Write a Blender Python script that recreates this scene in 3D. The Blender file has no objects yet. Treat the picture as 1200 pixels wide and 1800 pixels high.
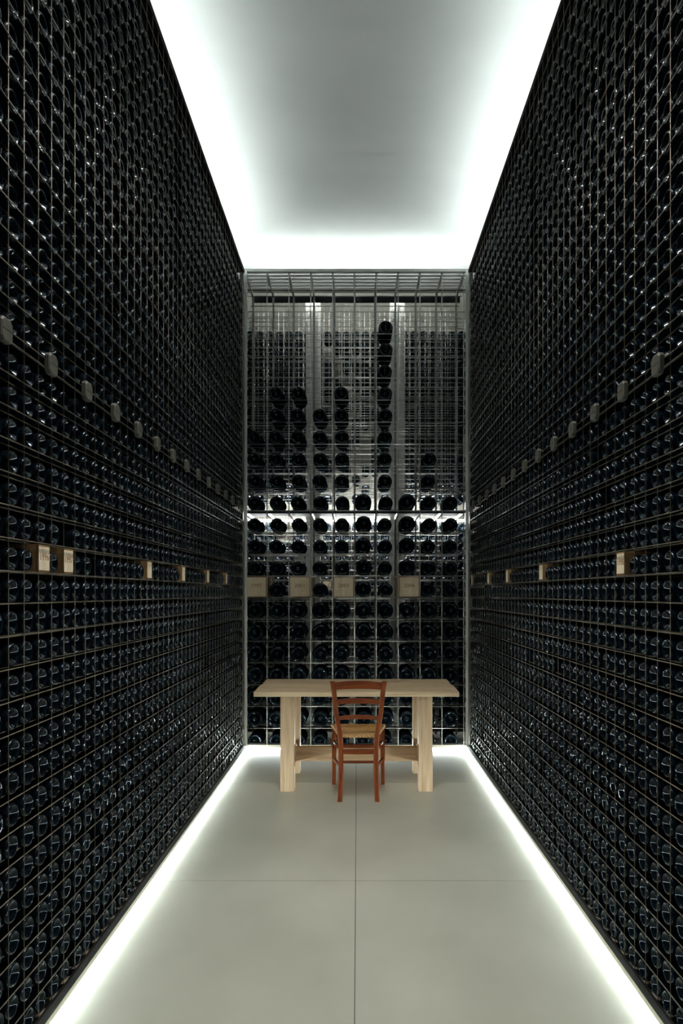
import bpy, bmesh, math, random
import numpy as np
from mathutils import Matrix, Vector

random.seed(7)
scene = bpy.context.scene
COL = scene.collection

# ------------------------------------------------------------------ camera
CAM_X, CAM_Z, F_PX = 0.010, 1.50, 1200.0
cam_data = bpy.data.cameras.new('camera')
cam_data.sensor_fit = 'AUTO'
cam_data.sensor_width = 36.0
cam_data.lens = F_PX / 1800.0 * 36.0
cam_data.shift_x = -28.0 / 1800.0
cam_data.shift_y = 142.0 / 1800.0
cam_data.clip_start = 0.05
cam = bpy.data.objects.new('camera', cam_data)
cam.location = (CAM_X, 0.0, CAM_Z)
cam.rotation_euler = (math.radians(90), 0, 0)
COL.objects.link(cam)
scene.camera = cam

# ------------------------------------------------------------------ world and exposure
world = bpy.data.worlds.new('world')
scene.world = world
world.use_nodes = True
world.node_tree.nodes['Background'].inputs[0].default_value = (0.0, 0.0, 0.0, 1)
world.node_tree.nodes['Background'].inputs[1].default_value = 0.0
vs = scene.view_settings
vs.view_transform = 'Standard'
vs.look = 'None'
vs.gamma = 1.0
vs.use_curve_mapping = False
vs.exposure = 0.0
scene.cycles.use_denoising = True
scene.cycles.max_bounces = 10
scene.cycles.diffuse_bounces = 5
scene.cycles.glossy_bounces = 4
scene.cycles.sample_clamp_indirect = 6.0

# strengths of the lamps built further down
LED_COL = (0.90, 1.0, 0.965)
S_FLOOR = 270.0      # LED lines under the racks
S_COVE = 60.0        # LED lines on top of the racks
S_SHELF = 160.0       # LED tube behind the end rack
S_TOP = 90.0         # LED line over the rear rack
S_DOWN = 560.0      # surface-mounted downlights towards the entrance

# ------------------------------------------------------------------ sizes
W = 1.05             # half width between the rack faces
H_PLINTH = 0.042
Y_FIRST, Y_PITCH = 2.18, 0.098
K0, K1 = -15, 43     # vertical rods of the side racks
Y_SIDE0 = Y_FIRST + K0 * Y_PITCH
Y_SIDE1 = Y_FIRST + K1 * Y_PITCH
Y_END = 6.545
Y_REAR = 7.04
Z_TOP = 4.52
Z_CEIL = 4.97
ROWS_LOW = [0.066 + 0.1 * j for j in range(23)]          # 0.066 .. 2.266
ROWS_UP = [2.296 + 0.1 * j for j in range(23)]           # 2.296 .. 4.496
BOX_ROW = 15

# ================================================================== helpers
def tag(o, label=None, cat=None, group=None, kind=None):
    if label: o['label'] = label
    if cat: o['category'] = cat
    if group: o['group'] = group
    if kind: o['kind'] = kind
    return o

def empty(name, loc=(0, 0, 0), rz=0.0):
    o = bpy.data.objects.new(name, None)
    o.empty_display_size = 0.1
    o.location = loc
    o.rotation_euler = (0, 0, rz)
    COL.objects.link(o)
    return o

def link(name, me, parent=None, loc=None, rz=None):
    o = bpy.data.objects.new(name, me)
    if loc is not None: o.location = loc
    if rz is not None: o.rotation_euler = (0, 0, rz)
    COL.objects.link(o)
    if parent is not None: o.parent = parent
    return o

def mesh_from(name, verts, faces, mat, smooth=False):
    me = bpy.data.meshes.new(name)
    me.from_pydata([tuple(v) for v in verts], [], [tuple(f) for f in faces])
    me.materials.append(mat)
    if smooth:
        me.polygons.foreach_set('use_smooth', [True] * len(me.polygons))
    me.update()
    return me

def box_vf(x0, x1, y0, y1, z0, z1):
    v = [(x0, y0, z0), (x1, y0, z0), (x1, y1, z0), (x0, y1, z0),
         (x0, y0, z1), (x1, y0, z1), (x1, y1, z1), (x0, y1, z1)]
    f = [(3, 2, 1, 0), (4, 5, 6, 7), (0, 1, 5, 4), (1, 2, 6, 5), (2, 3, 7, 6), (3, 0, 4, 7)]
    return v, f

class MB:
    def __init__(self): self.v, self.f = [], []
    def add(self, vf):
        n = len(self.v)
        self.v += list(vf[0]); self.f += [tuple(i + n for i in f) for f in vf[1]]
        return self
    def box(self, *a): return self.add(box_vf(*a))
    def mesh(self, name, mat, smooth=False): return mesh_from(name, self.v, self.f, mat, smooth)

def box_mesh(name, mat, x0, x1, y0, y1, z0, z1, bevel=0.0):
    v, f = box_vf(x0, x1, y0, y1, z0, z1)
    if bevel <= 0: return mesh_from(name, v, f, mat)
    bm = bmesh.new()
    bv = [bm.verts.new(p) for p in v]
    for q in f: bm.faces.new([bv[i] for i in q])
    bmesh.ops.bevel(bm, geom=list(bm.edges), offset=bevel, segments=2, affect='EDGES', profile=0.6)
    me = bpy.data.meshes.new(name)
    bm.to_mesh(me); bm.free()
    me.materials.append(mat)
    return me

def rod_vf(p0, p1, r, n=6):
    p0, p1 = Vector(p0), Vector(p1)
    d = (p1 - p0).normalized()
    a = Vector((0, 0, 1)) if abs(d.z) < 0.9 else Vector((1, 0, 0))
    u = d.cross(a).normalized(); w = d.cross(u)
    v, f = [], []
    for p in (p0, p1):
        for i in range(n):
            t = 2 * math.pi * (i + 0.5) / n
            v.append(tuple(p + u * (r * math.cos(t)) + w * (r * math.sin(t))))
    for i in range(n):
        j = (i + 1) % n
        f.append((i, j, n + j, n + i))
    f.append(tuple(reversed(range(n)))); f.append(tuple(range(n, 2 * n)))
    return v, f

def rod_mesh(name, mat, p0, p1, r, n=6):
    v, f = rod_vf(p0, p1, r, n)
    me = mesh_from(name, v, f, mat, True)
    return me

def lathe_vf(profile, seg):
    """profile: (y along axis, radius); base end first. axis = +Y, base looks to -Y."""
    v, f = [], []
    rings = []
    for (y, r) in profile:
        if r <= 1e-6:
            rings.append([len(v)]); v.append((0.0, y, 0.0))
        else:
            ids = []
            for i in range(seg):
                t = 2 * math.pi * i / seg
                ids.append(len(v)); v.append((r * math.cos(t), y, r * math.sin(t)))
            rings.append(ids)
    for a, b in zip(rings[:-1], rings[1:]):
        for i in range(seg):
            j = (i + 1) % seg
            if len(a) == 1: f.append((a[0], b[i], b[j]))
            elif len(b) == 1: f.append((a[j], a[i], b[0]))
            else: f.append((a[i], b[i], b[j], a[j]))
    return v, f

def tile_mesh(name, vf, mats4, mat):
    """one mesh of many copies of a template, placed by 4x4 numpy matrices"""
    V = np.array(vf[0], dtype=np.float64)
    n = len(V); N = len(mats4)
    loops = np.concatenate([np.array(f) for f in vf[1]])
    sizes = np.array([len(f) for f in vf[1]])
    M = np.array(mats4)
    P = np.einsum('kij,nj->kni', M[:, :3, :3], V) + M[:, None, :3, 3]
    L = (loops[None, :] + (np.arange(N) * n)[:, None]).ravel()
    S = np.tile(sizes, N)
    starts = np.concatenate([[0], np.cumsum(S)[:-1]])
    me = bpy.data.meshes.new(name)
    me.vertices.add(N * n); me.loops.add(len(L)); me.polygons.add(len(S))
    me.vertices.foreach_set('co', P.ravel().astype(np.float32))
    me.loops.foreach_set('vertex_index', L.astype(np.int32))
    me.polygons.foreach_set('loop_start', starts.astype(np.int32))
    me.polygons.foreach_set('use_smooth', np.ones(len(S), dtype=bool))
    me.update(calc_edges=True)
    me.validate()
    me.materials.append(mat)
    return me

def m4(loc, rz=0.0, roll=0.0, s=1.0):
    return np.array(Matrix.Translation(loc) @ Matrix.Rotation(rz, 4, 'Z') @ Matrix.Rotation(roll, 4, 'Y') @ Matrix.Scale(s, 4))

ORD = ['', 'first', 'second', 'third', 'fourth', 'fifth', 'sixth', 'seventh', 'eighth', 'ninth', 'tenth',
       'eleventh', 'twelfth', 'thirteenth', 'fourteenth', 'fifteenth', 'sixteenth', 'seventeenth', 'eighteenth',
       'nineteenth', 'twentieth']
NUM = ['no', 'one', 'two', 'three', 'four', 'five', 'six', 'seven', 'eight', 'nine', 'ten', 'eleven', 'twelve',
       'thirteen', 'fourteen', 'fifteen', 'sixteen', 'seventeen', 'eighteen', 'nineteen', 'twenty', 'twenty-one',
       'twenty-two', 'twenty-three', 'twenty-four', 'twenty-five', 'twenty-six', 'twenty-seven', 'twenty-eight']
def row_words(d):
    if d == 0: return 'level with year boxes'
    return '%s %s %s year boxes' % (NUM[abs(d)], 'row' if abs(d) == 1 else 'rows', 'above' if d > 0 else 'below')

# ================================================================== materials
def new_mat(name):
    m = bpy.data.materials.new(name)
    m.use_nodes = True
    return m, m.node_tree, m.node_tree.nodes['Principled BSDF']

def plain(name, col, rough=0.5, metal=0.0, spec=0.5, coat=0.0):
    m, nt, b = new_mat(name)
    b.inputs['Base Color'].default_value = (*col, 1)
    b.inputs['Roughness'].default_value = rough
    b.inputs['Metallic'].default_value = metal
    b.inputs['Specular IOR Level'].default_value = spec
    b.inputs['Coat Weight'].default_value = coat
    return m

def noise_mat(name, c0, c1, scale=(3, 3, 3), detail=6, rough=(0.4, 0.5), metal=0.0, bump=0.0, lo=0.35, hi=0.65, dist=0.0, spec=0.5):
    m, nt, b = new_mat(name)
    b.inputs['Specular IOR Level'].default_value = spec
    N = nt.nodes; L = nt.links
    tc = N.new('ShaderNodeTexCoord'); mp = N.new('ShaderNodeMapping')
    mp.inputs['Scale'].default_value = scale
    L.new(tc.outputs['Object'], mp.inputs['Vector'])
    nz = N.new('ShaderNodeTexNoise'); nz.inputs['Scale'].default_value = 1.0
    nz.inputs['Detail'].default_value = detail; nz.inputs['Distortion'].default_value = dist
    L.new(mp.outputs['Vector'], nz.inputs['Vector'])
    cr = N.new('ShaderNodeValToRGB')
    cr.color_ramp.elements[0].position = lo; cr.color_ramp.elements[0].color = (*c0, 1)
    cr.color_ramp.elements[1].position = hi; cr.color_ramp.elements[1].color = (*c1, 1)
    L.new(nz.outputs['Fac'], cr.inputs['Fac']); L.new(cr.outputs['Color'], b.inputs['Base Color'])
    mr = N.new('ShaderNodeMapRange')
    mr.inputs['To Min'].default_value = rough[0]; mr.inputs['To Max'].default_value = rough[1]
    L.new(nz.outputs['Fac'], mr.inputs['Value']); L.new(mr.outputs['Result'], b.inputs['Roughness'])
    b.inputs['Metallic'].default_value = metal
    if bump:
        bp = N.new('ShaderNodeBump'); bp.inputs['Strength'].default_value = bump
        bp.inputs['Distance'].default_value = 0.004
        L.new(nz.outputs['Fac'], bp.inputs['Height']); L.new(bp.outputs['Normal'], b.inputs['Normal'])
    return m

def wood_mat(name, dark, mid, light, scale, rough=0.55, ring=0.0, bump=0.25, spec=0.28):
    """grain runs along the local axis whose scale is small"""
    m, nt, b = new_mat(name)
    N = nt.nodes; L = nt.links
    tc = N.new('ShaderNodeTexCoord'); mp = N.new('ShaderNodeMapping')
    oi = N.new('ShaderNodeObjectInfo')
    add = N.new('ShaderNodeVectorMath'); add.operation = 'MULTIPLY_ADD'
    add.inputs[1].default_value = (1, 1, 1)
    sc = N.new('ShaderNodeVectorMath'); sc.operation = 'SCALE'; sc.inputs['Scale'].default_value = 13.0
    cb = N.new('ShaderNodeCombineXYZ')
    for k in range(3): L.new(oi.outputs['Random'], cb.inputs[k])
    L.new(cb.outputs[0], sc.inputs[0]); L.new(tc.outputs['Object'], add.inputs[0]); L.new(sc.outputs[0], add.inputs[2])
    mp.inputs['Scale'].default_value = scale
    L.new(add.outputs[0], mp.inputs['Vector'])
    nz = N.new('ShaderNodeTexNoise'); nz.inputs['Scale'].default_value = 1.0
    nz.inputs['Detail'].default_value = 8; nz.inputs['Roughness'].default_value = 0.62; nz.inputs['Distortion'].default_value = 0.6
    L.new(mp.outputs['Vector'], nz.inputs['Vector'])
    cr = N.new('ShaderNodeValToRGB')
    e = cr.color_ramp.elements
    e[0].position = 0.30; e[0].color = (*dark, 1)
    e[1].position = 0.70; e[1].color = (*light, 1)
    q = e.new(0.5); q.color = (*mid, 1)
    L.new(nz.outputs['Fac'], cr.inputs['Fac'])
    # small knots
    vo = N.new('ShaderNodeTexVoronoi'); vo.inputs['Scale'].default_value = 1.0
    mp2 = N.new('ShaderNodeMapping'); mp2.inputs['Scale'].default_value = tuple(max(1.2, s * 0.16) for s in scale)
    L.new(add.outputs[0], mp2.inputs['Vector']); L.new(mp2.outputs['Vector'], vo.inputs['Vector'])
    kr = N.new('ShaderNodeValToRGB')
    kr.color_ramp.elements[0].position = 0.03; kr.color_ramp.elements[0].color = (1, 1, 1, 1)
    kr.color_ramp.elements[1].position = 0.13; kr.color_ramp.elements[1].color = (0, 0, 0, 1)
    L.new(vo.outputs['Distance'], kr.inputs['Fac'])
    mx = N.new('ShaderNodeMix'); mx.data_type = 'RGBA'
    mf = N.new('ShaderNodeMath'); mf.operation = 'MULTIPLY'; mf.inputs[1].default_value = ring
    L.new(kr.outputs['Color'], mf.inputs[0]); L.new(mf.outputs[0], mx.inputs['Factor'])
    L.new(cr.outputs['Color'], mx.inputs['A'])
    mx.inputs['B'].default_value = (dark[0] * 0.5, dark[1] * 0.42, dark[2] * 0.38, 1)
    L.new(mx.outputs['Result'], b.inputs['Base Color'])
    b.inputs['Roughness'].default_value = rough
    b.inputs['Specular IOR Level'].default_value = spec
    bp = N.new('ShaderNodeBump'); bp.inputs['Strength'].default_value = bump; bp.inputs['Distance'].default_value = 0.002
    L.new(nz.outputs['Fac'], bp.inputs['Height']); L.new(bp.outputs['Normal'], b.inputs['Normal'])
    return m

def emit(name, col, strength):
    m = bpy.data.materials.new(name); m.use_nodes = True
    nt = m.node_tree; nt.nodes.clear()
    out = nt.nodes.new('ShaderNodeOutputMaterial'); e = nt.nodes.new('ShaderNodeEmission')
    e.inputs['Color'].default_value = (*col, 1); e.inputs['Strength'].default_value = strength
    nt.links.new(e.outputs[0], out.inputs[0])
    return m

M = {}
M['concrete'] = noise_mat('polished_concrete', (0.335, 0.35, 0.29), (0.425, 0.44, 0.375), (1.6, 1.1, 1.6), 9, (0.30, 0.46), lo=0.32, hi=0.7, bump=0.02)
M['joint'] = plain('dark_joint_filler', (0.05, 0.05, 0.045), 0.9)  # dark base that shows in the saw-cut joints
M['plaster'] = noise_mat('ceiling_plaster', (0.78, 0.79, 0.785), (0.82, 0.83, 0.825), (2, 2, 2), 4, (0.85, 0.95))
M['dark_wall'] = noise_mat('dark_paint', (0.014, 0.016, 0.018), (0.022, 0.024, 0.026), (3, 3, 3), 5, (0.7, 0.85))
M['pale_wall'] = noise_mat('pale_render', (0.34, 0.32, 0.275), (0.42, 0.40, 0.35), (1.5, 1.5, 1.5), 6, (0.75, 0.9))
M['cream'] = noise_mat('cream_plinth_paint', (0.27, 0.24, 0.185), (0.33, 0.295, 0.235), (5, 5, 5), 4, (0.6, 0.75))
M['wire'] = noise_mat('oxidised_steel_wire', (0.060, 0.048, 0.034), (0.11, 0.095, 0.075), (9, 9, 9), 4, (0.38, 0.5), metal=0.8)
M['rail'] = noise_mat('blackened_steel', (0.010, 0.010, 0.011), (0.018, 0.018, 0.018), (4, 4, 4), 4, (0.6, 0.75), spec=0.01)
M['steel'] = noise_mat('brushed_steel', (0.42, 0.42, 0.39), (0.58, 0.58, 0.55), (6, 6, 0.8), 5, (0.32, 0.45), metal=0.85)
M['pale_steel'] = noise_mat('pale_painted_steel', (0.62, 0.63, 0.60), (0.72, 0.73, 0.70), (3, 3, 1), 5, (0.45, 0.6))
M['grey_steel'] = noise_mat('grey_painted_steel', (0.26, 0.26, 0.24), (0.34, 0.34, 0.32), (3, 3, 1), 5, (0.5, 0.65), spec=0.3)
M['plate'] = noise_mat('putty_painted_metal', (0.04, 0.04, 0.031), (0.06, 0.06, 0.047), (9, 9, 9), 4, (0.5, 0.65))
M['table_wood'] = wood_mat('raw_oak', (0.33, 0.235, 0.135), (0.49, 0.375, 0.235), (0.60, 0.48, 0.32), (1.6, 26, 26), 0.6, 0.7)
M['leg_wood'] = wood_mat('raw_oak_upright', (0.28, 0.185, 0.105), (0.40, 0.285, 0.175), (0.49, 0.37, 0.24), (26, 26, 1.6), 0.6, 0.7)
M['rail_wood'] = wood_mat('oak_rail', (0.27, 0.17, 0.095), (0.38, 0.25, 0.145), (0.47, 0.33, 0.2), (1.8, 24, 24), 0.6, 0.5)
M['side_rail_wood'] = wood_mat('oak_side_rail', (0.27, 0.17, 0.095), (0.38, 0.25, 0.145), (0.47, 0.33, 0.2), (24, 1.8, 24), 0.6, 0.5)
M['mahogany'] = wood_mat('red_stained_beech', (0.060, 0.0115, 0.0025), (0.110, 0.023, 0.0045), (0.16, 0.042, 0.008), (30, 30, 3.0), 0.5, 0.0, 0.1, 0.12)
M['mahogany_x'] = wood_mat('red_stained_beech_crosswise', (0.060, 0.0115, 0.0025), (0.110, 0.023, 0.0045), (0.16, 0.042, 0.008), (3.0, 30, 30), 0.5, 0.0, 0.1, 0.12)
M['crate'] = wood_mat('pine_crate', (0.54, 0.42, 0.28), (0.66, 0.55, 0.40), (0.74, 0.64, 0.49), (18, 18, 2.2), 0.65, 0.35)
M['crate_side_shaded'] = wood_mat('shaded_pine_crate_side', (0.16, 0.09, 0.035), (0.21, 0.125, 0.05), (0.26, 0.165, 0.075), (18, 1.8, 18), 0.65, 0.2)  # boards behind the front, shade between the bottles painted in as darker wood
M['ink'] = plain('burnt_brand_ink', (0.20, 0.085, 0.035), 0.8)
M['ink_faint'] = plain('faint_brand_ink', (0.36, 0.22, 0.12), 0.8)
M['led_floor'] = emit('led_floor_glow', LED_COL, S_FLOOR)
M['led_cove'] = emit('led_cove_glow', LED_COL, S_COVE)
M['led_shelf'] = emit('led_shelf_glow', (0.97, 1.0, 0.98), S_SHELF)
M['led_top'] = emit('led_top_glow', (0.98, 1.0, 0.95), S_TOP)
M['lamp_disc'] = emit('downlight_glow', (1.0, 0.955, 0.88), S_DOWN)

# dark bottle glass: near-black; the base is clean and glossy, the body matte with no specular
def glass_mat(name, rough, spec, bump):
    m, nt, b = new_mat(name)
    N = nt.nodes; L = nt.links
    ge = N.new('ShaderNodeNewGeometry')
    cr = N.new('ShaderNodeValToRGB')
    cr.color_ramp.elements[0].color = (0.0014, 0.0032, 0.0050, 1)
    cr.color_ramp.elements[1].color = (0.0036, 0.0072, 0.0108, 1)
    L.new(ge.outputs['Random Per Island'], cr.inputs['Fac'])
    L.new(cr.outputs['Color'], b.inputs['Base Color'])
    b.inputs['Roughness'].default_value = rough
    b.inputs['IOR'].default_value = 1.52
    b.inputs['Specular IOR Level'].default_value = spec
    b.inputs['Specular Tint'].default_value = (0.74, 0.87, 1.0, 1)
    tc = N.new('ShaderNodeTexCoord')
    nz = N.new('ShaderNodeTexNoise'); nz.inputs['Scale'].default_value = 90.0; nz.inputs['Detail'].default_value = 2
    L.new(tc.outputs['Object'], nz.inputs['Vector'])
    bp = N.new('ShaderNodeBump'); bp.inputs['Strength'].default_value = bump; bp.inputs['Distance'].default_value = 0.0015
    L.new(nz.outputs['Fac'], bp.inputs['Height']); L.new(bp.outputs['Normal'], b.inputs['Normal'])
    return m
M['body_glass'] = glass_mat('matte_bottle_glass', 0.7, 0.0, 0.05)
M['glass'] = glass_mat('dark_bottle_glass', 0.06, 0.25, 0.06)

def body_slot(me, n_per, first):
    """second material on the faces of the bottle body (faces first.. of each n_per)"""
    me.materials.append(M['body_glass'])
    idx = (np.arange(len(me.polygons)) % n_per >= first).astype(np.int32)
    me.polygons.foreach_set('material_index', idx)
    return me


def rush_mat():
    m, nt, b = new_mat('woven_rush')
    N = nt.nodes; L = nt.links
    tc = N.new('ShaderNodeTexCoord')
    wv = N.new('ShaderNodeTexWave'); wv.inputs['Scale'].default_value = 26.0; wv.inputs['Distortion'].default_value = 1.5
    wv.bands_direction = 'DIAGONAL'
    L.new(tc.outputs['Object'], wv.inputs['Vector'])
    cr = N.new('ShaderNodeValToRGB')
    cr.color_ramp.elements[0].color = (0.20, 0.105, 0.035, 1)
    cr.color_ramp.elements[1].color = (0.44, 0.25, 0.085, 1)
    L.new(wv.outputs['Fac'], cr.inputs['Fac']); L.new(cr.outputs['Color'], b.inputs['Base Color'])
    b.inputs['Roughness'].default_value = 0.7
    bp = N.new('ShaderNodeBump'); bp.inputs['Strength'].default_value = 0.7; bp.inputs['Distance'].default_value = 0.004
    L.new(wv.outputs['Fac'], bp.inputs['Height']); L.new(bp.outputs['Normal'], b.inputs['Normal'])
    return m
M['rush'] = rush_mat()

# ================================================================== the room
XW, Y0, Y1 = 1.46, -2.6, 7.80
def struct(name, me, parent=None, label=None):
    o = link(name, me, parent)
    o['kind'] = 'structure'
    if label: o['label'] = label
    return o

fl = struct('floor', box_mesh('floor_base', M['joint'], -XW - .1, XW + .1, Y0 - .1, Y1 + .1, -0.30, -0.012), label='polished grey concrete floor with saw-cut joints')
cuts = [Y0 - .05, -0.14, 1.71, 3.557, 5.405, Y1 + .05]
g = 0.0016
for a, b in zip(cuts[:-1], cuts[1:]):
    for x0, x1 in ((-XW - .05, -g), (g, XW + .05)):
        link('concrete_slab', box_mesh('concrete_slab', M['concrete'], x0, x1, a + g, b - g, -0.012, 0.0), fl)

struct('ceiling', box_mesh('ceiling', M['plaster'], -XW - .1, XW + .1, Y0 - .1, Y1 + .1, Z_CEIL, Z_CEIL + .2), label='smooth white plaster ceiling lit from its edges')
struct('wall_left', box_mesh('wall_left', M['dark_wall'], -XW - .1, -XW, Y0 - .1, Y1 + .1, 0, Z_CEIL), label='dark wall behind the left wine rack')
struct('wall_right', box_mesh('wall_right', M['dark_wall'], XW, XW + .1, Y0 - .1, Y1 + .1, 0, Z_CEIL), label='dark wall behind the right wine rack')
struct('wall_back', box_mesh('wall_back', M['pale_wall'], -XW, XW, Y1, Y1 + .1, 0, Z_CEIL), label='pale wall seen through the end rack')
struct('wall_front', box_mesh('wall_front', M['dark_wall'], -XW, XW, Y0 - .1, Y0, 0, Z_CEIL), label='dark wall behind the camera')
# plinths under the racks
struct('baseboard_left', box_mesh('plinth_left', M['cream'], -W - .34, -W, Y_SIDE0, Y_END, .013, H_PLINTH), label='low cream plinth under the left rack')
struct('baseboard_right', box_mesh('plinth_right', M['cream'], W, W + .34, Y_SIDE0, Y_END, .013, H_PLINTH), label='low cream plinth under the right rack')
struct('baseboard_back', box_mesh('plinth_back', M['cream'], -W - .34, W + .34, Y_END + .001, Y_END + .012, .013, H_PLINTH), label='low cream plinth under the end rack')

# ================================================================== side racks
wire_v = rod_mesh('vertical_rod', M['wire'], (0, 0, H_PLINTH + .03), (0, 0, Z_TOP - .02), 0.0016)
wire_h = rod_mesh('horizontal_rod', M['wire'], (0, Y_SIDE0, 0), (0, Y_SIDE1, 0), 0.0020)
oct_pts = []
hp, hq, cc = 0.033, 0.036, 0.012
for (a, b) in ((-hp, -hq + cc), (-hp + cc, -hq), (hp - cc, -hq), (hp, -hq + cc), (hp, hq - cc), (hp - cc, hq), (-hp + cc, hq), (-hp, hq - cc)):
    oct_pts.append((a, b))
pv = [(0.0, a, b) for a, b in oct_pts] + [(0.014, a, b) for a, b in oct_pts] + [(0.018, a * .86, b * .86) for a, b in oct_pts]
pf = [tuple(reversed(range(8)))] + [(i, (i + 1) % 8, 8 + (i + 1) % 8, 8 + i) for i in range(8)] + \
     [(8 + i, 8 + (i + 1) % 8, 16 + (i + 1) % 8, 16 + i) for i in range(8)] + [tuple(range(16, 24))]
plate_me = mesh_from('joint_plate', pv, pf, M['plate'])
slit_me = box_mesh('plate_seam', M['rail'], 0.0175, 0.0184, -hp * .84, hp * .84, -.0008, .0008)

ROW_Z = ROWS_LOW[:-1] + ROWS_UP[:-1]      # the rod each bottle row lies on
def side_rack(s, word):
    root = empty('wine_rack', (s * W, Y_SIDE0, 0))
    tag(root, 'tall wire wine rack full of dark bottles along the %s wall' % word, 'wine rack', 'wire racks on the side walls')
    off = (0, -Y_SIDE0, 0)                                # meshes are written in world Y
    for k in range(K0, K1 + 1):
        link('vertical_rod', wire_v, root, (s * 0.004, Y_FIRST + k * Y_PITCH - Y_SIDE0, 0))
    for z in ROWS_LOW[1:] + ROWS_UP:
        link('horizontal_rod', wire_h, root, (-s * 0.0012, -Y_SIDE0, z))
    # rods behind the front grid that carry the bottles
    mb = MB()
    for z in ROW_Z:
        for dx in (0.045, 0.24):
            mb.add(rod_vf((s * dx, 0, z), (s * dx, Y_SIDE1 - Y_SIDE0, z), 0.003, 5))
    for k in range(K0, K1 + 1, 2):
        mb.add(rod_vf((s * 0.2455, Y_FIRST + k * Y_PITCH - Y_SIDE0, H_PLINTH), (s * 0.2455, Y_FIRST + k * Y_PITCH - Y_SIDE0, Z_TOP), 0.0025, 5))
    tag(link('support_rods', mb.mesh('support_rods', M['wire'], True), root), kind='stuff')
    L = Y_SIDE1 - Y_SIDE0
    x0, x1 = sorted((s * -0.004, s * 0.006))
    link('base_rail', box_mesh('base_rail', M['rail'], x0, x1, 0, L, H_PLINTH, 0.078), root)
    x0, x1 = sorted((s * -0.004, s * 0.30))
    link('top_rail', box_mesh('top_rail', M['rail'], x0, x1, 0, L, Z_TOP - .022, Z_TOP), root)
    for y in (L - .004, 0.004):
        x0, x1 = sorted((s * 0.008, s * 0.04))
        link('end_post', box_mesh('end_post', M['steel'], x0, x1, y - .004, y + .02, H_PLINTH, Z_TOP - .022), root)
    k = 0
    y = 2.34 - 0.31 * 5
    while y < Y_SIDE1 - .03:
        p = link('joint_plate', plate_me, root, (-s * 0.003, y - Y_SIDE0, 2.281))
        p.rotation_euler = (0, 0, 0 if s < 0 else math.pi)
        q = link('seam', slit_me, p)
        y += 0.31
    return root
rack_l = side_rack(-1, 'left')
rack_r = side_rack(1, 'right')

# ------------------------------------------------------------------ wine bottles in the side racks
R = 0.0375
prof_fine = [(0.024, 0), (0.0225, 0.006), (0.017, 0.0135), (0.009, 0.0215), (0.003, 0.0265), (0.0004, 0.029), (0.0, 0.0305), (0.0006, 0.0325),
             (0.0035, 0.0355), (0.0095, R), (0.185, R), (0.200, 0.036), (0.217, 0.026), (0.228, 0.0165), (0.290, 0.0140), (0.291, 0.0152), (0.300, 0.0150), (0.300, 0)]
prof_low = [(0.023, 0), (0.0175, 0.013), (0.0035, 0.0262), (0.0, 0.0305), (0.0035, 0.0355), (0.0095, R), (0.19, R), (0.226, 0.0165), (0.30, 0.0140), (0.30, 0)]
fine_vf = lathe_vf(prof_fine, 22)
bottle_me = body_slot(mesh_from('wine_bottle', *fine_vf, M['glass'], True), len(fine_vf[1]), 9 * 22)
low_vf = lathe_vf(prof_low, 14)

LEFT_BOX = {1: '1996', 3: '1997', 13: '', 20: '', 27: '', 34: ''}
RIGHT_BOX = {5: '1998', 17: '', 26: '', 33: '', 41: ''}
rest = []
picked = []
n_rows = len(ROW_Z)
for s, word, boxes in ((-1, 'left', LEFT_BOX), (1, 'right', RIGHT_BOX)):
    off_c = (W + .011) if s < 0 else (W - .009)
    k_first = -1 if s < 0 else 0
    for k in range(K0, K1):
        yc = Y_FIRST + (k + .5) * Y_PITCH
        for j, zr in enumerate(ROW_Z):
            if j == BOX_ROW and k in boxes: continue
            if j == n_rows - 1: continue                                  # empty top row
            if k == 19 and j > 28: continue                               # gap at the module joint
            if random.random() < 0.006: continue
            loc = (s * (W + .012 + random.uniform(-.003, .004)), yc + random.uniform(-.004, .004), zr + .003 + R)
            rz = -s * math.pi / 2
            py = 1042 - (loc[2] - CAM_Z) * F_PX / yc
            d = (j - BOX_ROW)
            col = k - k_first + 1
            show = (k >= k_first) and (0 < py < 1800)
            if show and col <= 5 and not (col == 5 and s < 0):
                picked.append((s, word, col, d, loc, rz))
            else:
                rest.append(m4(loc, rz, random.uniform(0, 6.28)))
for (s, word, col, d, loc, rz) in picked:
    o = link('wine_bottle', bottle_me, None, loc, None)
    o.rotation_euler = (Matrix.Rotation(rz, 4, 'Z') @ Matrix.Rotation(random.uniform(0, 6.28), 4, 'Y')).to_euler()
    tag(o, 'dark wine bottle, %s rack, %s column from photo edge, %s' % (word, ORD[col], row_words(d)), 'bottle', 'wine bottles in the %s wall rack' % word)
o = link('wine_bottles', body_slot(tile_mesh('wine_bottles', low_vf, rest, M['glass']), len(low_vf[1]), 5 * 14))
tag(o, 'rows of dark wine bottles filling the rest of both side racks', 'bottles', None, 'stuff')

# ================================================================== wooden year boxes
def text_mesh(body, size, mat, depth=0.0006):
    cu = bpy.data.curves.new('lettering', 'FONT')
    cu.body = body; cu.size = size; cu.align_x = 'CENTER'; cu.align_y = 'CENTER'; cu.extrude = depth / 2
    cu.resolution_u = 2
    ob = bpy.data.objects.new('lettering_tmp', cu); COL.objects.link(ob)
    dg = bpy.context.evaluated_depsgraph_get(); dg.update()
    me = bpy.data.meshes.new_from_object(ob.evaluated_get(dg))
    bpy.data.objects.remove(ob); bpy.data.curves.remove(cu)
    me.materials.clear(); me.materials.append(mat)
    me.transform(Matrix.Rotation(math.radians(90), 4, 'X'))       # stands up, reads from -Y
    return me

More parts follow.
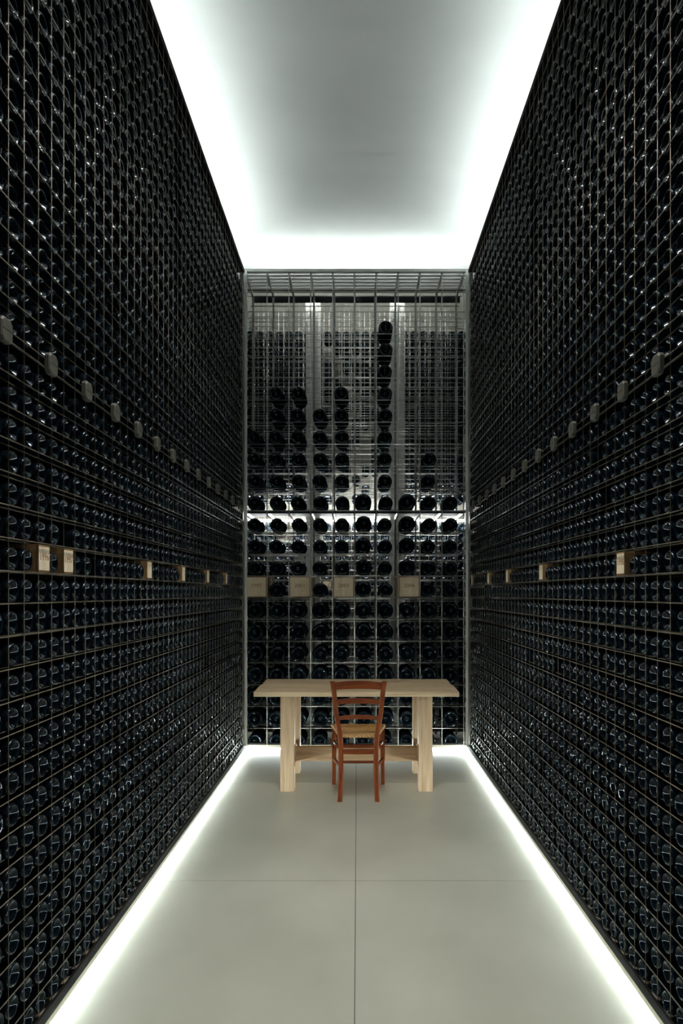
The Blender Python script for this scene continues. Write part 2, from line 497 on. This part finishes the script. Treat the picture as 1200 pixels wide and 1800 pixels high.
def ring_mesh(name, r0, r1, a0, a1, mat, n=28):
    v, f = [], []
    for i in range(n + 1):
        t = a0 + (a1 - a0) * i / n
        for r in (r0, r1):
            for y in (-.0004, .0004):
                v.append((r * math.cos(t), y, r * math.sin(t)))
    for i in range(n):
        a = 4 * i; b = a + 4
        f += [(a, b, b + 2, a + 2), (a + 1, a + 3, b + 3, b + 1), (a, a + 1, b + 1, b), (a + 2, b + 2, b + 3, a + 3)]
    return mesh_from(name, v, f, mat)

def year_box(loc, rz, w, h, depth, text, label, group, tsize, stamp=False):
    """front face on local y = 0, looking to -Y"""
    root = empty('year_box', loc, rz)
    tag(root, label, 'wooden box', group)
    t = 0.006
    link('side_board', box_mesh('side_board', M['crate_side_shaded'], -w / 2, -w / 2 + t, 0, depth, 0, h, .0008), root)
    link('side_board', box_mesh('side_board', M['crate_side_shaded'], w / 2 - t, w / 2, 0, depth, 0, h, .0008), root)
    link('top_board', box_mesh('top_board', M['crate_side_shaded'], -w / 2 + t, w / 2 - t, 0, depth, h - t, h, .0008), root)
    link('bottom_board', box_mesh('bottom_board', M['crate_side_shaded'], -w / 2 + t, w / 2 - t, 0, depth, 0, t, .0008), root)
    link('back_board', box_mesh('back_board', M['crate_side_shaded'], -w / 2 + t, w / 2 - t, depth - t, depth, t, h - t), root)
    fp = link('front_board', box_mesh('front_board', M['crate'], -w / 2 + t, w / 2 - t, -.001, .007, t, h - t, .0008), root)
    if text:
        link('lettering', text_mesh(text, tsize, M['ink']), fp, (0, -.0013, h * .56))
    if stamp:
        for r, x, z in ((.034, .022, .125), (.050, .030, .12)):
            link('brand_stamp', ring_mesh('brand_stamp', r - .003, r, -1.9, 1.6, M['ink_faint']), fp, (x - .012, -.0011, z - .01))
    return root

rank = {1: 'first', 2: 'second', 3: 'third', 4: 'fourth', 5: 'fifth', 6: 'sixth'}
zb = ROW_Z[BOX_ROW] + .004
for n, (k, t) in enumerate(sorted(LEFT_BOX.items())):
    yc = Y_FIRST + (k + .5) * Y_PITCH
    lab = 'small pine box stamped %s in left rack, %s' % (t, {'1996': 'nearest box to the photo edge', '1997': 'one bottle behind the nearest box'}[t]) if t else 'small plain pine box in left rack, %s box from the left photo edge' % rank[n + 1]
    year_box((-W - .008, yc, zb), math.pi / 2, .090, .092, .30, t, lab, 'year boxes in the side racks', .036)
for n, (k, t) in enumerate(sorted(RIGHT_BOX.items())):
    yc = Y_FIRST + (k + .5) * Y_PITCH
    lab = 'small pine box with a year brand, nearest box in the right rack' if t else 'small plain pine box in right rack, %s box from the right photo edge' % rank[n + 1]
    year_box((W + .008, yc, zb), -math.pi / 2, .090, .092, .30, t, lab, 'year boxes in the side racks', .036)

# ================================================================== end rack
EX = [-0.0185 + 0.2094 * k for k in range(-5, 6)]
EZ_low = [0.202 + 0.2086 * j for j in range(11)]         # ..2.288
EZ_up = [2.288 + 0.2114 * j for j in range(1, 11)]       # ..4.402
EZ = EZ_low + EZ_up
Z_DECK = 4.578
er = empty('wine_rack', (0, Y_END, 0))
tag(er, 'see-through steel end rack with large square cells behind the table', 'wine rack')
D = Y_REAR - Y_END
ev = rod_mesh('vertical_rod', M['steel'], (0, 0, H_PLINTH), (0, 0, Z_DECK), 0.0048)
for x in EX:
    link('vertical_rod', ev, er, (x, 0, 0))
eh = rod_mesh('horizontal_rod', M['steel'], (EX[0] - .01, 0, 0), (W + .01, 0, 0), 0.0038)
for z in EZ:
    link('horizontal_rod', eh, er, (0, -.006, z))
rv = box_mesh('rear_upright', M['grey_steel'], -.010, .010, D - .006, D + .010, H_PLINTH, Z_DECK - .01)
for x in EX:
    link('rear_upright', rv, er, (x, 0, 0))
dv = box_mesh('deck_beam', M['steel'], -.009, .009, .005, D, -.034, 0)
for x in EX:
    link('deck_beam', dv, er, (x, 0, Z_DECK))
    link('deck_beam', dv, er, (x, 0, 2.282))
# depth wires that carry the bottles and fine rear meshes, too thin to pick apart
mb = MB()
for z in EZ:
    for y in (.14, .36):
        mb.add(rod_vf((EX[0], y, z), (EX[-1], y, z), .0028, 5))
zz = .10
while zz < Z_DECK - .12:
    mb.add(rod_vf((EX[0] - .03, D + .013, zz), (EX[-1] + .03, D + .013, zz), .0028, 5))
    zz += .0525
for i in range(0, 41):
    x = EX[0] + i * .0522
    mb.add(rod_vf((x, D + .018, H_PLINTH), (x, D + .018, Z_DECK - .08), .0018, 5))
tag(link('rear_mesh', mb.mesh('rear_mesh', M['steel'], True), er), kind='stuff')
link('base_rail', box_mesh('base_rail', M['rail'], -W, W, -.004, .009, H_PLINTH, .060), er)
link('mid_shelf', box_mesh('mid_shelf', M['pale_steel'], -W - .02, W + .02, .010, D - .008, 2.2835, 2.2875), er)
link('mid_edge', box_mesh('mid_edge', M['rail'], -W - .02, W + .02, -.001, .009, 2.262, 2.281), er)
# slatted top deck
n_rib = 7
slat_me = box_mesh('deck_slat', M['pale_steel'], -1.32, 1.32, 0, D / n_rib * .55, .001, .005)
for i in range(n_rib):
    link('deck_slat', slat_me, er, (0, .004 + i * D / n_rib, Z_DECK))
link('top_edge', box_mesh('top_edge', M['steel'], -W - .02, W + .02, -.012, .0015, Z_DECK - .004, Z_DECK + .022), er)
link('top_beam', box_mesh('top_beam', M['rail'], -W - .02, W + .02, D + .022, D + .034, Z_DECK - .075, Z_DECK - .006), er)
for x in (-W - .018, W - .006):
    link('corner_post', box_mesh('corner_post', M['pale_steel'], x, x + .024, -.03, -.008, H_PLINTH, Z_DECK), er)

# two pale building columns between the racks
for x, w_ in ((-.452, 'left'), (.425, 'right')):
    mb = MB()
    mb.box(x - .075, x + .075, 7.11, 7.124, 0, 4.56)
    mb.box(x - .075, x + .075, 7.236, 7.25, 0, 4.56)
    mb.box(x - .006, x + .006, 7.124, 7.236, 0, 4.56)
    o = link('steel_column', mb.mesh('steel_column', M['pale_steel']))
    tag(o, 'pale flanged steel column behind the %s half of the end rack' % w_, 'column', 'columns behind the end rack', 'structure')

# ------------------------------------------------------------------ large bottles in the end rack
def big_prof(r):
    s = r / .0375
    return [(0.024 * s, 0), (0.0225 * s, 0.006 * s), (0.017 * s, 0.0135 * s), (0.009 * s, 0.0205 * s), (0.003 * s, 0.0255 * s), (0.0004, 0.0285 * s), (0.0, 0.0305 * s),
            (0.0008, 0.0325 * s), (0.005, 0.0355 * s), (0.013, r), (0.29, r), (0.315, r * .95), (0.345, r * .62), (0.362, r * .40), (0.440, r * .34), (0.441, r * .40), (0.462, r * .40), (0.462, 0)]
big = {r: body_slot(mesh_from('large_bottle', *lathe_vf(big_prof(r), 28), M['glass'], True), 17 * 28, 9 * 28) for r in (.068, .0785, .081)}
cell_x = [(a + b) / 2 for a, b in zip(EX[:-1], EX[1:])]
BOXROW_E = 6                         # cell floor EZ[6]
END_BOX = {0: '1997', 2: '2001', 4: '2003', 7: '2004'}
floors = [.004] + EZ                 # cell floors, index 0 at the plinth
up_fill = {12: [0, 1, 2, 3, 4, 6, 8], 13: [0, 1, 2, 3, 4, 6, 8], 14: [0, 1, 2, 3, 4, 6], 15: [1, 2, 3, 4, 6], 16: [1, 2, 4, 6], 17: [6], 18: [6], 19: [6]}
for i, zf in enumerate(floors[:-1]):
    d = i - 7
    for c, x in enumerate(cell_x):
        if i == 7 and c in END_BOX:
            t = END_BOX[c]
            year_box((x, Y_END + .006, zf + .0045), 0, .196, .196, .42, t,
                     'large square pine box stamped %s in end rack, %s' % (t, {0: 'next to the left rack', 4: 'above the chair', 7: 'the rightmost one'}[c]) if t != '2001' else 'large square pine box with curved brand stamp, second in end rack',
                     'year boxes in the end rack', .052, stamp=(c == 2))
            continue
        if i >= 12 and c not in up_fill.get(i, []): continue
        if i >= 12: r = .068
        elif i >= 7: r = .0785 if c in (5, 7) else .068
        elif i == 0: r = .068
        else: r = .0785 if random.random() < .6 else .081
        lift = .0042 if i else .001
        if i == 11: lift = .0065
        loc = (x - .018 + random.uniform(-.006, .006), Y_END + .014, zf + lift + r)
        o = link('large_bottle', big[r], None, loc)
        o.rotation_euler = (0, random.uniform(0, 6.28), 0)
        tag(o, 'large dark bottle, end rack, %s column from left, %s' % (ORD[c + 1], row_words(d)), 'bottle', 'large bottles in the end rack')

# ------------------------------------------------------------------ rear rack with small bottles, seen through the end rack
rr = empty('wine_rack', (0, 7.36, 0))
tag(rr, 'fine wire rack of small bottles seen far behind the end rack', 'wine rack')
RP = .104
RX = [-1.20 + RP * i for i in range(24)]
RZ = [.08 + RP * j for j in range(43)]
mb = MB()
for z in RZ:
    for y in (0, .08, .25):
        mb.add(rod_vf((RX[0], y, z), (RX[-1], y, z), .0026, 5))
for x in RX:
    for y in (.006, .255):
        mb.add(rod_vf((x, y, 0), (x, y, 4.55), .0024, 5))
tag(link('wire_mesh', mb.mesh('wire_mesh', M['steel'], True), rr), kind='stuff')
for x in (RX[0] - .02, -.26, .66, RX[-1] + .02):
    link('frame_post', box_mesh('frame_post', M['pale_steel'], x - .014, x + .014, .26, .29, 0, 4.55), rr)
rest = []
for i, x in enumerate(RX[:-1]):
    xc = x + RP / 2
    for j, z in enumerate(RZ[:-1]):
        if z > 4.34: continue
        p = 0.96
        if -.40 < xc < -.18: p = 0.35 if z > 2.0 else .7
        if -.18 < xc < .30:
            p = .9 if (z > 3.8) else (.55 if z > 2.3 else .75)
        if abs(z - 2.27) < .12: p = 0.0
        if 1.75 < z < 2.2: p = .8
        if z < 1.5 and p < .9: p = .92
        if i == 8 and j == 14: continue
        if -.12 < xc < 0 and z < 1.6: p = .15
        if random.random() > p: continue
        rest.append(m4((xc, 7.36 + .02 + random.uniform(-.003, .01), z + .003 + R * 1.22), 0, random.uniform(0, 6.28), 1.22))
year_box((RX[8] + RP / 2, 7.372, RZ[14] + .004), 0, .094, .094, .2, '', 'tiny pale pine box glimpsed behind the end rack among small bottles', None, .03)
o = link('small_bottles', body_slot(tile_mesh('small_bottles', low_vf, rest, M['glass']), len(low_vf[1]), 5 * 14))
tag(o, 'dense rows of small dark bottles in the rack far behind', 'bottles', None, 'stuff')

# ================================================================== lamps
def led_line(name, p0, p1, nrm, width, mat, label, group=None):
    """thin strip lamp: an aluminium channel with a glowing diffuser on the side it faces"""
    p0, p1, n = Vector(p0), Vector(p1), Vector(nrm).normalized()
    d = (p1 - p0); L = d.length; d.normalize()
    side = n.cross(d).normalized()
    root = empty(name, tuple((p0 + p1) / 2))
    tag(root, label, 'light', group)
    def slab(w, h0, h1, l):
        c = []
        for h in (h0, h1):
            for a, b in ((-1, -1), (1, -1), (1, 1), (-1, 1)):
                c.append(tuple(d * (a * l / 2) + side * (b * w / 2) + n * h))
        return c, [(3, 2, 1, 0), (4, 5, 6, 7), (0, 1, 5, 4), (1, 2, 6, 5), (2, 3, 7, 6), (3, 0, 4, 7)]
    link('channel', mesh_from('channel', *slab(width * 1.15, -.004, 0, L), M['rail']), root)
    v, f = slab(width, .0002, .0012, L)
    link('diffuser', mesh_from('diffuser', v, f, mat), root)
    return root

g1 = 'light lines along the foot of the racks'
zf = .0066
led_line('light_strip', (-W - .005, Y_SIDE0, zf), (-W - .005, Y_END, zf), (1, 0, 0), .0105, M['led_floor'], 'white light line along the foot of the left rack', g1)
led_line('light_strip', (W + .005, Y_SIDE0, zf), (W + .005, Y_END, zf), (-1, 0, 0), .0105, M['led_floor'], 'white light line along the foot of the right rack', g1)
led_line('light_strip', (-W + .01, Y_END + .005, zf), (W - .01, Y_END + .005, zf), (0, -1, 0), .0105, M['led_floor'], 'white light line along the foot of the end rack', g1)
g2 = 'light lines on top of the racks'
zc = Z_TOP + .006
for s, wd in ((-1, 'left'), (1, 'right')):
    led_line('light_strip', (s * (W + .15), -2.2, zc), (s * (W + .15), 4.02, zc), (0, 0, 1), .03, M['led_cove'], 'hidden light line on top of the %s rack, near half' % wd, g2)
    led_line('light_strip', (s * (W + .15), 4.20, zc), (s * (W + .15), 6.50, zc), (0, 0, 1), .03, M['led_cove'], 'hidden light line on top of the %s rack, far half' % wd, g2)
led_line('light_strip', (-1.3, Y_END + .44, Z_DECK + .0115), (1.3, Y_END + .44, Z_DECK + .0115), (0, 0, 1), .03, M['led_cove'], 'hidden light line on top of the end rack', g2)
# tube behind the end rack at shelf height
tb = empty('light_tube', (0, 7.29, 2.272))
tag(tb, 'long white light tube glowing behind the end rack at mid height', 'light')
link('tube', rod_mesh('tube', M['led_shelf'], (-1.15, 0, 0), (1.15, 0, 0), .011, 8), tb)
for x in (-1.165, 1.165):
    link('tube_socket', box_mesh('tube_socket', M['pale_steel'], x - .014, x + .014, -.014, .014, -.014, .014), tb)
led_line('light_strip', (-W, Y_REAR + .043, Z_DECK - .012), (W, Y_REAR + .043, Z_DECK - .012), (0, .1, -1), .012, M['led_top'], 'slim light line behind the top beam of the end rack')

# surface-mounted downlights towards the entrance
def disc_vf(r, z, n=20):
    v = [(0, 0, z)] + [(r * math.cos(2 * math.pi * i / n), r * math.sin(2 * math.pi * i / n), z) for i in range(n)]
    return v, [(0, 1 + (i + 1) % n, 1 + i) for i in range(n)]
def ring_vf(r0, r1, z0, z1, n=20):
    v, f = [], []
    for (r, z) in ((r0, z0), (r1, z0), (r1, z1), (r0, z1)):
        v += [(r * math.cos(2 * math.pi * i / n), r * math.sin(2 * math.pi * i / n), z) for i in range(n)]
    for a in range(4):
        b = (a + 1) % 4
        f += [(a * n + i, a * n + (i + 1) % n, b * n + (i + 1) % n, b * n + i) for i in range(n)]
    return v, f
can_me = mesh_from('can', *ring_vf(.106, .116, -.16, 0), M['rail'], False)
disc_me = mesh_from('lens', *disc_vf(.10, -.006), M['lamp_disc'])
for i, y in enumerate((3.6, 3.0, 2.4, 1.6)):
    dl = empty('downlight', (0, y, Z_CEIL))
    tag(dl, 'black round ceiling downlight, %s from the table' % ORD[i + 1], 'light', 'ceiling downlights')
    link('can', can_me, dl); link('lens', disc_me, dl)

# ================================================================== table
TX0, TX1, TY0, TY1 = -.770, .775, 5.125, 5.895
TZ, TT = .755, .036
tb = empty('dining_table', ((TX0 + TX1) / 2, (TY0 + TY1) / 2, 0))
tag(tb, 'chunky raw oak table with square legs before the end rack', 'table')
cx, cy = (TX0 + TX1) / 2, (TY0 + TY1) / 2
hx = (TX1 - TX0) / 2
ys = [TY0, TY0 + .20, TY0 + .385, TY0 + .59, TY1]
for i, (a, b) in enumerate(zip(ys[:-1], ys[1:])):
    jit = (0, .004, -.003, .002)[i]
    link('tabletop_board', box_mesh('tabletop_board', M['table_wood'], -hx - jit, hx + jit, a - cy + .0008, b - cy - .0008, TZ - TT, TZ + (0, .0006, -.0004, .0003)[i], .003), tb)
lw = .104
leg_me = box_mesh('leg', M['leg_wood'], -lw / 2, lw / 2, -lw / 2, lw / 2, 0, TZ - TT - .0008, .004)
LXs, LYs = (-.519 - cx, .524 - cx), (5.145 + lw / 2 - cy, 5.71 - cy)
for x in LXs:
    for y in LYs:
        link('leg', leg_me, tb, (x, y, 0))
for x in LXs:
    link('side_rail', box_mesh('side_rail', M['side_rail_wood'], x - .03, x + .03, LYs[0] + lw / 2 + .0005, LYs[1] - lw / 2 - .0005, .135, .262, .003), tb)
link('stretcher', box_mesh('stretcher', M['rail_wood'], LXs[0] + .031, LXs[1] - .031, .02 - .0, .075, .135, .250, .003), tb)

# ================================================================== chair
CX, CYB, CYF = .0175, 4.925, 5.355
ch = empty('dining_chair', (CX, (CYB + CYF) / 2, 0))
tag(ch, 'red-brown ladder-back chair with a woven rush seat, tucked to the table', 'chair')
cyc = (CYB + CYF) / 2
def loft(sections, mat, name, cap=True):
    """sections: list of (center xyz, ux, uy half sizes along given axes a,b)"""
    v, f = [], []
    c = .32
    for (p, a, b, ha, hb) in sections:
        p, a, b = Vector(p), Vector(a), Vector(b)
        for (s, t) in ((-1, -1 + c), (-1 + c, -1), (1 - c, -1), (1, -1 + c), (1, 1 - c), (1 - c, 1), (-1 + c, 1), (-1, 1 - c)):
            v.append(tuple(p + a * (s * ha) + b * (t * hb)))
    n = 8
    for k in range(len(sections) - 1):
        for i in range(n):
            j = (i + 1) % n
            f.append((k * n + i, k * n + j, (k + 1) * n + j, (k + 1) * n + i))
    f.append(tuple(reversed(range(n)))); f.append(tuple(range((len(sections) - 1) * n, len(sections) * n)))
    bm = bmesh.new()
    bv = [bm.verts.new(q) for q in v]
    for q in f: bm.faces.new([bv[i] for i in q])
    bmesh.ops.recalc_face_normals(bm, faces=bm.faces)
    me = bpy.data.meshes.new(name); bm.to_mesh(me); bm.free()
    me.materials.append(mat)
    return me
AX, AY, AZ = (1, 0, 0), (0, 1, 0), (0, 0, 1)
# rear posts: (z, half spacing, y)
post_path = [(0, .136, 4.912), (.06, .1325, 4.930), (.14, .1295, 4.950), (.25, .1275, 4.968), (.36, .128, 4.976), (.46, .135, 4.976), (.53, .147, 4.968), (.60, .158, 4.955),
             (.67, .1655, 4.938), (.74, .171, 4.920), (.80, .1765, 4.905), (.84, .182, 4.895), (.866, .187, 4.888)]
def post_at(z):
    for a, b in zip(post_path[:-1], post_path[1:]):
        if a[0] <= z <= b[0]:
            t = (z - a[0]) / (b[0] - a[0])
            return a[1] + t * (b[1] - a[1]), a[2] + t * (b[2] - a[2])
    return post_path[-1][1:]
for s in (-1, 1):
    sec = []
    for (z, hs, y) in post_path:
        ha = .0185 if z < .5 else .0170
        sec.append(((s * hs, y - cyc, z), AX, AY, ha, .0185))
    link('rear_post', loft(sec, M['mahogany'], 'rear_post'), ch)
    sec = []
    for (z, ha) in ((0, .0135), (.10, .0155), (.3, .0175), (.438, .0180)):
        lean = .004 * (1 - z / .44)
        sec.append(((s * (.188 + lean), 5.345 + lean - cyc, z), AX, AY, ha, ha))
    link('front_leg', loft(sec, M['mahogany'], 'front_leg'), ch)
def slat(z0, z1, arch, name, bow=.028, th=.009):
    secs = []
    zm = (z0 + z1) / 2
    hs, y = post_at(zm)
    w = hs - .012
    for i in range(11):
        t = -1 + 2 * i / 10
        k = 1 - t * t
        h = (z1 - z0) / 2
        secs.append(((t * w, y - cyc + .004 + bow * k, zm + arch * k), AY, AZ, th, h - .002 * (1 - k)))
    return link(name, loft(secs, M['mahogany_x'], name), ch)
slat(.802, .858, .006, 'crest_rail', .026, .011)
slat(.690, .730, .006, 'back_slat')
slat(.573, .603, .005, 'back_slat')
def bar(p0, p1, ha, hb, name):
    p0, p1 = Vector(p0), Vector(p1)
    d = (p1 - p0).normalized()
    a = d.cross(Vector(AZ)).normalized(); b = a.cross(d)
    m = M['mahogany_x'] if abs(d.x) > .7 else M['mahogany']
    return link(name, loft([(p0, a, b, ha, hb), (p0.lerp(p1, .5), a, b, ha * 1.08, hb * 1.08), (p1, a, b, ha, hb)], m, name), ch)
def bpt(s, z, inset=.017):
    hs, y = post_at(z); return (s * (hs - inset), y - cyc, z)
bar(bpt(-1, .342), bpt(1, .342), .009, .0165, 'rear_stretcher')
bar(bpt(-1, .268), bpt(1, .268), .008, .0085, 'rear_stretcher')
bar((-.171, 5.346 - cyc, .30), (.171, 5.346 - cyc, .30), .009, .012, 'front_stretcher')
for s in (-1, 1):
    for z0, z1 in ((.352, .335), (.226, .200)):
        hs, y = post_at(z0)
        bar((s * hs, y + .018 - cyc, z0), (s * .188, 5.328 - cyc, z1), .0085, .012, 'side_stretcher')
# rush seat: four woven triangles meeting in the middle, edges rolled over the frame
def seat_mesh():
    zt, zb_ = .470, .436
    yb, yf = 4.985 - cyc, 5.372 - cyc
    wb, wf = .140, .208
    mid = (0, (yb + yf) / 2, zt - .006)
    v, f = [], []
    n = 12
    rim = []
    cr = [(-wb, yb), (wb, yb), (wf, yf), (-wf, yf)]
    for e in range(4):
        (xa, ya), (xb, yb2) = cr[e], cr[(e + 1) % 4]
        for i in range(n):
            t = i / n
            rim.append((xa + (xb - xa) * t, ya + (yb2 - ya) * t))
    m = len(rim)
    rows = [(1.0, zb_ + .006), (1.035, (zt + zb_) / 2), (1.0, zt - .002), (.9, zt), (.6, zt - .001), (.25, zt - .005)]
    c = Vector((0, (yb + yf) / 2))
    for (s, z) in rows:
        for k, (x, y) in enumerate(rim):
            lay = .0012 * ((k % 2) * 2 - 1) if s > .5 else 0
            p = c + (Vector((x, y)) - c) * s
            v.append((p.x, p.y, z + lay))
    for r in range(len(rows) - 1):
        for k in range(m):
            j = (k + 1) % m
            f.append((r * m + k, r * m + j, (r + 1) * m + j, (r + 1) * m + k))
    top = len(v); v.append(mid)
    bot = len(v); v.append((0, mid[1], zb_))
    for k in range(m):
        j = (k + 1) % m
        f.append(((len(rows) - 1) * m + k, (len(rows) - 1) * m + j, top))
        f.append((j, k, bot))
    return mesh_from('rush_seat', v, f, M['rush'], True)
link('rush_seat', seat_mesh(), ch)
